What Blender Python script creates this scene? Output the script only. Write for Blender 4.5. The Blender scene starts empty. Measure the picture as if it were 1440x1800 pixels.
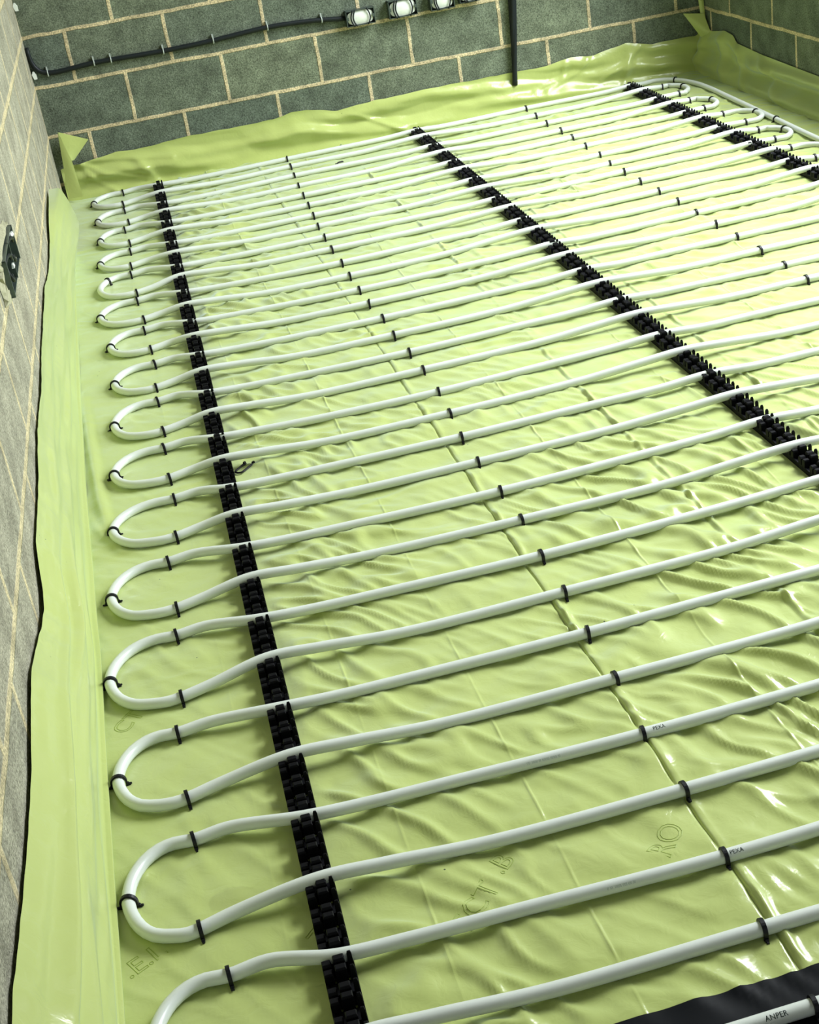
import bpy, bmesh, math
import numpy as np
from mathutils import Vector, Matrix
from math import sin, cos, pi

scene = bpy.context.scene
col = scene.collection

# ------------------------------------------------------------------ camera
cam_data = bpy.data.cameras.new('camera')
cam = bpy.data.objects.new('camera', cam_data)
col.objects.link(cam)
cam_data.sensor_fit = 'VERTICAL'
cam_data.sensor_height = 36.0
cam_data.lens = 2507.2 / 1800 * 36.0
cam_data.clip_start = 0.05
RIGHT = Vector((0.962753, -0.225693, -0.148891))
UP = Vector((0.234751, 0.424503, 0.874465))
FWD = Vector((0.134156, 0.876847, -0.461673))
m = Matrix((RIGHT, UP, -FWD)).transposed().to_4x4()
m.translation = Vector((0.42438, -2.77683, 1.39299))
cam.matrix_world = m
scene.camera = cam

# ------------------------------------------------------------------ light
scene.view_settings.view_transform = 'Standard'
scene.view_settings.look = 'None'
scene.view_settings.gamma = 1.0
scene.view_settings.use_curve_mapping = False
scene.view_settings.exposure = 0.08

world = bpy.data.worlds.new('overcast_sky')
scene.world = world
world.use_nodes = True
bg = world.node_tree.nodes['Background']
bg.inputs[0].default_value = (0.86, 0.95, 1.0, 1)
bg.inputs[1].default_value = 0.35

def area(name, loc, rot, sx, sy, power, color):
    d = bpy.data.lights.new(name, 'AREA')
    d.shape = 'RECTANGLE'
    d.size, d.size_y = sx, sy
    d.energy = power
    d.color = color
    o = bpy.data.objects.new(name, d)
    o.location = loc
    o.rotation_euler = rot
    col.objects.link(o)
    return o

# daylight through the opening in the right wall, and a weak unseen fill added at the room's open end
d = area('daylight_side_opening', (4.70, 0.80, 2.90), (0, pi / 2, 0), 3.0, 3.6, 400, (0.92, 0.98, 1.0))
d.rotation_euler = (Vector((0.8, 0.4, 0.0)) - d.location).to_track_quat('-Z', 'Y').to_euler()
k = area('bright_sky_side_opening', (4.90, 1.65, 4.60), (0, 0, 0), 3.0, 3.0, 520, (0.95, 0.99, 1.0))
k.rotation_euler = (Vector((1.2, 0.2, 0.0)) - k.location).to_track_quat('-Z', 'Y').to_euler()
area('fill_open_end', (1.55, -4.6, 1.3), (pi / 2, 0, 0), 2.6, 2.2, 4, (0.97, 1.0, 0.97))

# ------------------------------------------------------------------ measured layout (x, y) in metres
RAIL_A = [(0.528, 3.149), (0.528, 2.984), (0.525, 2.827), (0.524, 2.677), (0.521, 2.532), (0.519, 2.393), (0.518, 2.236), (0.514, 2.087), (0.513, 1.942), (0.511, 1.803), (0.509, 1.646), (0.504, 1.492), (0.499, 1.344), (0.496, 1.195), (0.495, 1.048), (0.493, 0.900), (0.493, 0.748), (0.486, 0.592), (0.483, 0.445), (0.479, 0.296), (0.473, 0.150), (0.470, -0.002), (0.469, -0.147), (0.464, -0.294), (0.465, -0.445), (0.461, -0.598), (0.459, -0.749), (0.454, -0.898), (0.452, -1.048), (0.449, -1.200), (0.445, -1.347)]
RAIL_B = [(1.638, 3.167), (1.638, 3.016), (1.632, 2.851), (1.629, 2.694), (1.627, 2.537), (1.627, 2.387), (1.628, 2.233), (1.626, 2.080), (1.625, 1.933), (1.625, 1.783), (1.625, 1.633), (1.628, 1.489), (1.626, 1.330), (1.630, 1.184), (1.632, 1.039), (1.630, 0.889), (1.636, 0.744), (1.637, 0.599), (1.639, 0.446), (1.635, 0.299), (1.639, 0.149), (1.633, -0.002), (1.633, -0.145), (1.633, -0.302)]
RAIL_C = [(2.597, 3.176), (2.597, 3.027), (2.593, 2.859), (2.593, 2.708), (2.591, 2.549), (2.589, 2.398), (2.584, 2.243), (2.586, 2.102), (2.586, 1.944), (2.580, 1.791), (2.586, 1.648), (2.576, 1.495)]
MID_ROW = [(1.076, 3.170), (1.068, 3.030), (1.058, 2.867), (1.048, 2.696), (1.042, 2.541), (1.036, 2.389), (1.029, 2.239), (1.020, 2.090), (1.018, 1.943), (1.014, 1.792), (1.017, 1.623), (1.014, 1.475), (1.014, 1.321), (1.017, 1.184), (1.025, 1.034), (1.024, 0.883), (1.033, 0.732), (1.037, 0.590), (1.037, 0.428), (1.029, 0.287), (1.020, 0.144), (1.019, -0.002), (1.024, -0.161), (1.026, -0.303), (1.018, -0.459), (1.016, -0.605), (1.009, -0.752), (1.004, -0.901), (0.991, -1.059), (0.997, -1.207), (0.992, -1.359), (0.981, -1.500), (0.982, -1.637)]
RIGHT_ROW = [(2.127, 3.192), (2.119, 3.028), (2.113, 2.864), (2.119, 2.701), (2.118, 2.561), (2.116, 2.397), (2.114, 2.233), (2.101, 2.091), (2.105, 1.959), (2.104, 1.804), (2.110, 1.650), (2.115, 1.500), (2.112, 1.346), (2.116, 1.203), (2.115, 1.052), (2.116, 0.901), (2.113, 0.742), (2.111, 0.607)]
LEFT_ROW = [(0.384, 3.179), (0.375, 2.986), (0.375, 2.879), (0.382, 2.687), (0.362, 2.589), (0.370, 2.392), (0.366, 2.278), (0.359, 2.097), (0.353, 1.994), (0.360, 1.777), (0.356, 1.692), (0.365, 1.491), (0.360, 1.389), (0.368, 1.206), (0.369, 1.078), (0.361, 0.892), (0.357, 0.791), (0.357, 0.583), (0.350, 0.476), (0.350, 0.294), (0.352, 0.178), (0.341, -0.009), (0.315, -0.115), (0.317, -0.314), (0.307, -0.416), (0.299, -0.628), (0.283, -0.733), (0.283, -0.917), (0.283, -1.022), (0.274, -1.217), (0.303, -1.319)]
LEFT_TIP = [(0.254, 3.099), (0.260, 2.795), (0.259, 2.502), (0.248, 2.211), (0.237, 1.914), (0.227, 1.612), (0.246, 1.319), (0.244, 0.997), (0.230, 0.706), (0.216, 0.401), (0.200, 0.085), (0.184, -0.210), (0.168, -0.516), (0.169, -0.827), (0.170, -1.100)]
RIGHT_LEG = [(2.701, 3.075), (2.702, 2.898), (2.687, 2.754), (2.677, 2.586), (2.690, 2.438), (2.703, 2.261), (2.687, 2.121), (2.675, 1.958), (2.663, 1.815), (2.669, 1.645)]
RIGHT_TIP = [(2.779, 2.945), (2.769, 2.638), (2.808, 2.353), (2.774, 2.044)]
RETURN = [(2.740, 3.265), (2.809, 3.121), (2.840, 2.945), (2.824, 2.683), (2.812, 2.398), (2.803, 2.209), (2.786, 1.841)]

# ------------------------------------------------------------------ helpers
def newmesh(name, V, Fc, mat, parent=None, smooth=False, loc=None, rotz=0.0):
    me = bpy.data.meshes.new(name)
    if isinstance(V, np.ndarray):
        n, k = len(V), len(Fc)
        me.vertices.add(n)
        me.vertices.foreach_set('co', V.astype(np.float32).ravel())
        me.loops.add(k * 4)
        me.loops.foreach_set('vertex_index', Fc.astype(np.int32).ravel())
        me.polygons.add(k)
        me.polygons.foreach_set('loop_start', np.arange(0, 4 * k, 4, dtype=np.int32))
        me.polygons.foreach_set('loop_total', np.full(k, 4, dtype=np.int32))
        me.update(calc_edges=True)
        me.validate()
    else:
        me.from_pydata(V, [], Fc)
    if mat is not None:
        me.materials.append(mat)
    if smooth:
        me.polygons.foreach_set('use_smooth', [True] * len(me.polygons))
    me.update()
    o = bpy.data.objects.new(name, me)
    col.objects.link(o)
    if parent is not None:
        o.parent = parent
    if loc is not None:
        o.location = loc
    o.rotation_euler = (0, 0, rotz)
    return o

class MB:
    """collects shapes into one mesh"""
    def __init__(self):
        self.v, self.f = [], []
    def add(self, V, F):
        b = len(self.v)
        self.v += [tuple(p) for p in V]
        self.f += [tuple(i + b for i in q) for q in F]
    def box(self, x0, x1, y0, y1, z0, z1):
        V = [(x, y, z) for z in (z0, z1) for y in (y0, y1) for x in (x0, x1)]
        self.add(V, [(0, 2, 3, 1), (4, 5, 7, 6), (0, 1, 5, 4), (2, 6, 7, 3), (0, 4, 6, 2), (1, 3, 7, 5)])
    def frustum(self, cx, cy, z0, z1, ax, ay, bx, by, dx=0, dy=0):
        V = [(cx + sx * ax, cy + sy * ay, z0) for sx, sy in ((-1, -1), (1, -1), (1, 1), (-1, 1))]
        V += [(cx + dx + sx * bx, cy + dy + sy * by, z1) for sx, sy in ((-1, -1), (1, -1), (1, 1), (-1, 1))]
        self.add(V, [(3, 2, 1, 0), (4, 5, 6, 7), (0, 1, 5, 4), (1, 2, 6, 5), (2, 3, 7, 6), (3, 0, 4, 7)])
    def tube(self, pts, r, n=12, caps=True, closed=False):
        P = [Vector(p) for p in pts]
        N = len(P)
        T = []
        for i in range(N):
            a = P[(i - 1) % N] if closed else P[max(i - 1, 0)]
            b = P[(i + 1) % N] if closed else P[min(i + 1, N - 1)]
            T.append((b - a).normalized())
        up = Vector((0, 0, 1)) if abs(T[0].z) < 0.9 else Vector((1, 0, 0))
        u = (up - T[0] * up.dot(T[0])).normalized()
        V = []
        for i in range(N):
            u = (u - T[i] * u.dot(T[i])).normalized()
            w = T[i].cross(u)
            rr = r[i] if isinstance(r, (list, tuple)) else r
            for k in range(n):
                a = 2 * pi * k / n
                V.append(P[i] + (u * cos(a) + w * sin(a)) * rr)
        F = []
        M = N if closed else N - 1
        for i in range(M):
            j = (i + 1) % N
            for k in range(n):
                l = (k + 1) % n
                F.append((i * n + k, i * n + l, j * n + l, j * n + k))
        if caps and not closed:
            F.append(tuple(range(n - 1, -1, -1)))
            F.append(tuple((N - 1) * n + k for k in range(n)))
        self.add(V, F)
    def build(self, name, mat, parent=None, smooth=False, loc=None, rotz=0.0):
        return newmesh(name, self.v, self.f, mat, parent, smooth, loc, rotz)

def catmull(P, step=0.006):
    P = [np.array(p, float) for p in P]
    out = []
    for i in range(len(P) - 1):
        p0 = P[i - 1] if i > 0 else 2 * P[0] - P[1]
        p1, p2 = P[i], P[i + 1]
        p3 = P[i + 2] if i + 2 < len(P) else 2 * P[-1] - P[-2]
        t0, t1 = 0.0, np.linalg.norm(p1 - p0) ** 0.5
        t2 = t1 + np.linalg.norm(p2 - p1) ** 0.5
        t3 = t2 + np.linalg.norm(p3 - p2) ** 0.5
        n = max(2, int(np.linalg.norm(p2 - p1) / step))
        for k in range(n):
            t = t1 + (t2 - t1) * k / n
            A1 = (t1 - t) / (t1 - t0) * p0 + (t - t0) / (t1 - t0) * p1
            A2 = (t2 - t) / (t2 - t1) * p1 + (t - t1) / (t2 - t1) * p2
            A3 = (t3 - t) / (t3 - t2) * p2 + (t - t2) / (t3 - t2) * p3
            B1 = (t2 - t) / (t2 - t0) * A1 + (t - t0) / (t2 - t0) * A2
            B2 = (t3 - t) / (t3 - t1) * A2 + (t - t1) / (t3 - t1) * A3
            out.append((t2 - t) / (t2 - t1) * B1 + (t - t1) / (t2 - t1) * B2)
    out.append(P[-1])
    return out

def tag(o, label=None, cat=None, group=None, kind=None):
    if label: o['label'] = label
    if cat: o['category'] = cat
    if group: o['group'] = group
    if kind: o['kind'] = kind
    return o

def empty(name, loc, rotz=0.0):
    o = bpy.data.objects.new(name, None)
    o.location = loc
    o.rotation_euler = (0, 0, rotz)
    o.empty_display_size = 0.05
    col.objects.link(o)
    return o

# gradient noise on numpy arrays
rng = np.random.default_rng(11)
PERM = rng.permutation(512)
PERM = np.concatenate([PERM, PERM, PERM])
GA = rng.uniform(0, 2 * pi, 512)
def gnoise(x, y, seed=0):
    x = x + seed * 17.31
    y = y + seed * 9.77
    xi, yi = np.floor(x).astype(int), np.floor(y).astype(int)
    xf, yf = x - xi, y - yi
    u = xf * xf * xf * (xf * (xf * 6 - 15) + 10)
    v = yf * yf * yf * (yf * (yf * 6 - 15) + 10)
    def g(ix, iy, dx, dy):
        h = PERM[(PERM[ix % 512] + iy) % 512]
        return np.cos(GA[h]) * dx + np.sin(GA[h]) * dy
    a, b = g(xi, yi, xf, yf), g(xi + 1, yi, xf - 1, yf)
    c, d = g(xi, yi + 1, xf, yf - 1), g(xi + 1, yi + 1, xf - 1, yf - 1)
    return 1.5 * ((a + (b - a) * u) + ((c + (d - c) * u) - (a + (b - a) * u)) * v)

# ------------------------------------------------------------------ materials
def mat(name):
    mt = bpy.data.materials.new(name)
    mt.use_nodes = True
    nt = mt.node_tree
    return mt, nt, nt.nodes['Principled BSDF'], nt.links

def simple(name, color, rough, spec=0.5, metal=0.0, nscale=60, namt=0.15, bump=0.0):
    mt, nt, b, L = mat(name)
    tc = nt.nodes.new('ShaderNodeTexCoord')
    n = nt.nodes.new('ShaderNodeTexNoise')
    n.inputs['Scale'].default_value = nscale
    n.inputs['Detail'].default_value = 3
    L.new(tc.outputs['Object'], n.inputs['Vector'])
    mx = nt.nodes.new('ShaderNodeMix')
    mx.data_type = 'RGBA'
    mx.inputs['A'].default_value = tuple(c * (1 - namt) for c in color) + (1,)
    mx.inputs['B'].default_value = tuple(min(1, c * (1 + namt)) for c in color) + (1,)
    L.new(n.outputs['Fac'], mx.inputs['Factor'])
    L.new(mx.outputs['Result'], b.inputs['Base Color'])
    b.inputs['Roughness'].default_value = rough
    b.inputs['Specular IOR Level'].default_value = spec
    b.inputs['Metallic'].default_value = metal
    if bump:
        bp = nt.nodes.new('ShaderNodeBump')
        bp.inputs['Strength'].default_value = bump
        bp.inputs['Distance'].default_value = 0.002
        L.new(n.outputs['Fac'], bp.inputs['Height'])
        L.new(bp.outputs['Normal'], b.inputs['Normal'])
    return mt

def block_mat(name, axis, u0, v0, base, base2, mortar, bl=0.39412, bh=0.19706, mort=0.0085):
    """concrete blockwork: courses along z, perpends along the given axis"""
    mt, nt, b, L = mat(name)
    N = nt.nodes.new
    tc = N('ShaderNodeTexCoord')
    sep = N('ShaderNodeSeparateXYZ')
    L.new(tc.outputs['Object'], sep.inputs[0])
    wob = N('ShaderNodeTexNoise')
    wob.inputs['Scale'].default_value = 9
    wob.inputs['Detail'].default_value = 4
    L.new(tc.outputs['Object'], wob.inputs['Vector'])
    def math_(op, a, c):
        q = N('ShaderNodeMath'); q.operation = op
        for i, z in enumerate((a, c)):
            if isinstance(z, (int, float)): q.inputs[i].default_value = z
            else: L.new(z, q.inputs[i])
        return q.outputs[0]
    w = math_('MULTIPLY', math_('SUBTRACT', wob.outputs['Fac'], 0.5), 0.012)
    u = math_('ADD', math_('SUBTRACT', sep.outputs[axis], u0 - 20 * bl), w)
    v = math_('ADD', math_('SUBTRACT', sep.outputs['Z'], v0 - 20 * bh), w)
    cmb = N('ShaderNodeCombineXYZ')
    L.new(u, cmb.inputs[0]); L.new(v, cmb.inputs[1])
    br = N('ShaderNodeTexBrick')
    br.offset = 0.5; br.offset_frequency = 2; br.squash = 1.0
    br.inputs['Scale'].default_value = 1.0
    br.inputs['Mortar Size'].default_value = mort
    br.inputs['Mortar Smooth'].default_value = 0.35
    br.inputs['Bias'].default_value = 0.0
    br.inputs['Brick Width'].default_value = bl
    br.inputs['Row Height'].default_value = bh
    br.inputs['Color1'].default_value = base + (1,)
    br.inputs['Color2'].default_value = base2 + (1,)
    br.inputs['Mortar'].default_value = mortar + (1,)
    L.new(cmb.outputs[0], br.inputs['Vector'])
    # gritty block face
    g1 = N('ShaderNodeTexNoise'); g1.inputs['Scale'].default_value = 190; g1.inputs['Detail'].default_value = 5
    g1.inputs['Roughness'].default_value = 0.7
    L.new(tc.outputs['Object'], g1.inputs['Vector'])
    g2 = N('ShaderNodeTexNoise'); g2.inputs['Scale'].default_value = 14; g2.inputs['Detail'].default_value = 4
    L.new(tc.outputs['Object'], g2.inputs['Vector'])
    r1 = N('ShaderNodeMapRange'); r1.inputs[1].default_value = 0.3; r1.inputs[2].default_value = 0.7
    r1.inputs[3].default_value = 0.35; r1.inputs[4].default_value = 1.65
    L.new(g1.outputs['Fac'], r1.inputs[0])
    r2 = N('ShaderNodeMapRange'); r2.inputs[1].default_value = 0.3; r2.inputs[2].default_value = 0.7
    r2.inputs[3].default_value = 0.75; r2.inputs[4].default_value = 1.28
    L.new(g2.outputs['Fac'], r2.inputs[0])
    f = math_('MULTIPLY', r1.outputs[0], r2.outputs[0])
    mul = N('ShaderNodeVectorMath'); mul.operation = 'SCALE'
    L.new(br.outputs['Color'], mul.inputs[0]); L.new(f, mul.inputs['Scale'])
    L.new(mul.outputs[0], b.inputs['Base Color'])
    b.inputs['Roughness'].default_value = 0.95
    b.inputs['Specular IOR Level'].default_value = 0.15
    hgt = math_('ADD', math_('MULTIPLY', g1.outputs['Fac'], 0.9), math_('MULTIPLY', br.outputs['Fac'], 0.7))
    bp = N('ShaderNodeBump'); bp.inputs['Strength'].default_value = 0.8; bp.inputs['Distance'].default_value = 0.006
    L.new(hgt, bp.inputs['Height']); L.new(bp.outputs['Normal'], b.inputs['Normal'])
    return mt

def membrane_mat():
    mt, nt, b, L = mat('green_polythene')
    N = nt.nodes.new
    tc = N('ShaderNodeTexCoord')
    n = N('ShaderNodeTexNoise'); n.inputs['Scale'].default_value = 3.0; n.inputs['Detail'].default_value = 3
    L.new(tc.outputs['Object'], n.inputs['Vector'])
    mx = N('ShaderNodeMix'); mx.data_type = 'RGBA'
    mx.inputs['A'].default_value = MEMBRANE_A + (1,)
    mx.inputs['B'].default_value = MEMBRANE_B + (1,)
    L.new(n.outputs['Fac'], mx.inputs['Factor'])
    # grit specks lying on the sheet
    sp = N('ShaderNodeTexVoronoi'); sp.inputs['Scale'].default_value = 24
    L.new(tc.outputs['Object'], sp.inputs['Vector'])
    lt = N('ShaderNodeMapRange'); lt.inputs[1].default_value = 0.028; lt.inputs[2].default_value = 0.045
    lt.inputs[3].default_value = 1.0; lt.inputs[4].default_value = 0.0
    L.new(sp.outputs['Distance'], lt.inputs[0])
    sn = N('ShaderNodeTexNoise'); sn.inputs['Scale'].default_value = 5
    L.new(tc.outputs['Object'], sn.inputs['Vector'])
    gt = N('ShaderNodeMath'); gt.operation = 'GREATER_THAN'; gt.inputs[1].default_value = 0.60
    L.new(sn.outputs['Fac'], gt.inputs[0])
    ml = N('ShaderNodeMath'); ml.operation = 'MULTIPLY'
    L.new(lt.outputs[0], ml.inputs[0]); L.new(gt.outputs[0], ml.inputs[1])
    # damp stain inside the lowest full loop on the left
    mp = N('ShaderNodeMapping'); mp.vector_type = 'POINT'
    mp.inputs['Location'].default_value = (-0.325 * 24, 1.160 * 42, 0)
    mp.inputs['Scale'].default_value = (24, 42, 0)
    L.new(tc.outputs['Object'], mp.inputs['Vector'])
    wn = N('ShaderNodeTexNoise'); wn.inputs['Scale'].default_value = 40
    L.new(tc.outputs['Object'], wn.inputs['Vector'])
    ln = N('ShaderNodeVectorMath'); ln.operation = 'LENGTH'
    L.new(mp.outputs[0], ln.inputs[0])
    ad = N('ShaderNodeMath'); ad.operation = 'ADD'
    L.new(ln.outputs['Value'], ad.inputs[0]); L.new(wn.outputs['Fac'], ad.inputs[1])
    st = N('ShaderNodeMapRange'); st.inputs[1].default_value = 1.35; st.inputs[2].default_value = 1.5
    st.inputs[3].default_value = 0.3; st.inputs[4].default_value = 0.0
    L.new(ad.outputs[0], st.inputs[0])
    m2 = N('ShaderNodeMix'); m2.data_type = 'RGBA'
    L.new(mx.outputs['Result'], m2.inputs['A'])
    m2.inputs['B'].default_value = (0.25, 0.27, 0.06, 1)
    L.new(st.outputs[0], m2.inputs['Factor'])
    m3 = N('ShaderNodeMix'); m3.data_type = 'RGBA'
    L.new(m2.outputs['Result'], m3.inputs['A'])
    m3.inputs['B'].default_value = (0.05, 0.07, 0.02, 1)
    L.new(ml.outputs[0], m3.inputs['Factor'])
    L.new(m3.outputs['Result'], b.inputs['Base Color'])
    b.inputs['Roughness'].default_value = 0.22
    b.inputs['Sheen Weight'].default_value = 0.5
    b.inputs['Sheen Roughness'].default_value = 0.5
    b.inputs['Sheen Tint'].default_value = (0.80, 0.97, 1.0, 1)
    b.inputs['Specular IOR Level'].default_value = 0.5
    # fine crinkle
    fn = N('ShaderNodeTexNoise'); fn.inputs['Scale'].default_value = 38; fn.inputs['Detail'].default_value = 3
    fn.inputs['Distortion'].default_value = 0.8
    L.new(tc.outputs['Object'], fn.inputs['Vector'])
    bp = N('ShaderNodeBump'); bp.inputs['Strength'].default_value = 0.35; bp.inputs['Distance'].default_value = 0.003
    L.new(fn.outputs['Fac'], bp.inputs['Height']); L.new(bp.outputs['Normal'], b.inputs['Normal'])
    return mt

MEMBRANE_A = (0.425, 0.500, 0.140)
MEMBRANE_B = (0.505, 0.572, 0.185)
M = {}
M['membrane'] = membrane_mat()
M['pipe'] = simple('white_pipe_plastic', (0.70, 0.745, 0.70), 0.30, 0.5, 0, 25, 0.04)
M['black'] = simple('black_plastic', (0.0018, 0.0018, 0.0038), 0.55, 0.14, 0, 80, 0.3)
M['staple'] = simple('black_staple_plastic', (0.003, 0.003, 0.006), 0.45, 0.3, 0, 80, 0.3)
M['dpm'] = simple('black_polythene', (0.003, 0.004, 0.006), 0.5, 0.10, 0, 30, 0.2)
M['cable'] = simple('dark_cable_sheath', (0.008, 0.012, 0.014), 0.5, 0.3, 0, 60, 0.2)
M['steel'] = simple('galvanised_steel', (0.10, 0.13, 0.12), 0.4, 0.5, 0.6, 60, 0.3)
M['white'] = simple('white_plaster', (0.82, 0.86, 0.80), 0.7, 0.3, 0, 60, 0.12, 0.4)
M['clip'] = simple('pale_cable_clip', (0.45, 0.50, 0.48), 0.45, 0.5, 0, 60, 0.1)
M['ink'] = simple('printing_ink', (0.03, 0.045, 0.04), 0.6, 0.2, 0, 300, 0.4)
M['ink_faint'] = simple('faint_printing_ink', (0.32, 0.37, 0.33), 0.6, 0.2, 0, 300, 0.2)
M['print'] = simple('membrane_print', (0.33, 0.42, 0.09), 0.5, 0.3, 0, 60, 0.1)
M['concrete'] = simple('concrete', (0.22, 0.23, 0.20), 0.9, 0.2, 0, 30, 0.25, 0.5)
M['ceiling'] = simple('plasterboard', (0.32, 0.32, 0.30), 0.9, 0.2, 0, 10, 0.06)
M['mortar'] = simple('rough_mortar', (0.42, 0.41, 0.28), 0.95, 0.1, 0, 120, 0.35, 0.8)
XJ, ZC = 0.50689, 0.26275
GREY1, GREY2, MORT = (0.185, 0.215, 0.150), (0.125, 0.155, 0.125), (0.62, 0.52, 0.33)
M['wall_back'] = block_mat('blockwork_back', 'X', XJ - 0.19706, ZC, GREY1, GREY2, MORT)
M['wall_right'] = block_mat('blockwork_right', 'Y', 2.61 - 0.19706, ZC, GREY1, GREY2, MORT)
M['wall_left'] = block_mat('blockwork_left', 'Y', 0.13 - 0.19706, ZC, (0.40, 0.38, 0.29), (0.36, 0.35, 0.27), (0.62, 0.54, 0.34), mort=0.0125)

# ------------------------------------------------------------------ setting
H = 2.95
YB, YF = 3.293, -4.2
XR = 2.99
def xw(y):                                   # face of the left wall, slightly out of square
    return 0.145 - 0.0175 * (3.293 - y)

b = MB(); b.box(-0.25, 3.25, YF - 0.2, YB + 0.25, -0.16, -0.012)
tag(b.build('floor', M['concrete']), kind='structure')
b = MB(); b.box(-0.25, 3.25, YF - 0.2, YB + 0.25, H, H + 0.12)
tag(b.build('ceiling', M['ceiling']), kind='structure')
b = MB(); b.box(-0.25, 3.25, YB, YB + 0.2, -0.012, H)
tag(b.build('wall_back', M['wall_back']), kind='structure')
b = MB()
V = [(xw(YF), YF, -0.012), (xw(YB), YB, -0.012), (-0.2, YB, -0.012), (-0.2, YF, -0.012)]
V += [(x, y, H) for x, y, z in V]
b.add(V, [(3, 2, 1, 0), (4, 5, 6, 7), (0, 1, 5, 4), (1, 2, 6, 5), (2, 3, 7, 6), (3, 0, 4, 7)])
tag(b.build('wall_left', M['wall_left']), kind='structure')
# right wall with a wide opening between its two piers
OY0, OY1, OZ0, OZ1 = -0.70, 2.86, 0.44, 2.85
b = MB()
b.box(XR, XR + 0.2, OY1, YB, -0.012, H)
b.box(XR, XR + 0.2, YF, OY0, -0.012, H)
b.box(XR, XR + 0.2, OY0, OY1, OZ1, H)
b.box(XR, XR + 0.2, OY0, OY1, -0.012, OZ0)
tag(b.build('wall_right', M['wall_right']), kind='structure')
# near end of the room: two piers and a lintel either side of the open end
b = MB()
b.box(-0.2, 0.3, YF - 0.2, YF, -0.012, H)
b.box(2.8, XR + 0.2, YF - 0.2, YF, -0.012, H)
b.box(0.3, 2.8, YF - 0.2, YF, 2.4, H)
tag(b.build('wall_front', M['wall_right']), kind='structure')

# ------------------------------------------------------------------ green membrane
def piece(v, P):
    return np.interp(v, [p[0] for p in P], [p[1] for p in P])

CREASES = [(0.372, .3, 0), (0.575, .5, 0), (0.776, 0.8, 0), (0.981, 1.0, 1), (1.185, 0.8, 0), (1.360, 1.0, 2), (1.545, .6, 0), (1.722, 1.0, 2), (1.92, .6, 0), (2.11, .6, 0), (2.33, .6, 0)]
RIDGE = [(0.160, 1.00), (0.174, 0.55), (0.184, 0.28), (0.196, 0.12)]
RIDGE2 = [(0.150, 0.24), (0.176, 0.12), (0.222, 0.00), (0.29, -0.05)]

def polydist(x, y, P):
    d = np.full(x.shape, 9.0); tt = np.zeros(x.shape)
    for i in range(len(P) - 1):
        ax, ay = P[i]; bx, by = P[i + 1]
        l2 = (bx - ax) ** 2 + (by - ay) ** 2
        t = np.clip(((x - ax) * (bx - ax) + (y - ay) * (by - ay)) / l2, 0, 1)
        q = np.hypot(x - ax - t * (bx - ax), y - ay - t * (by - ay))
        tt = np.where(q < d, (i + t) / (len(P) - 1), tt)
        d = np.minimum(d, q)
    return d, tt

def raxis(k, y):                             # centre line of the three rails
    i = (3.149 - y) / 0.15
    return (0.531 - 0.00283 * i, 1.630 + 0 * i, 2.595 - 0.0013 * i)[k]

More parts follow.
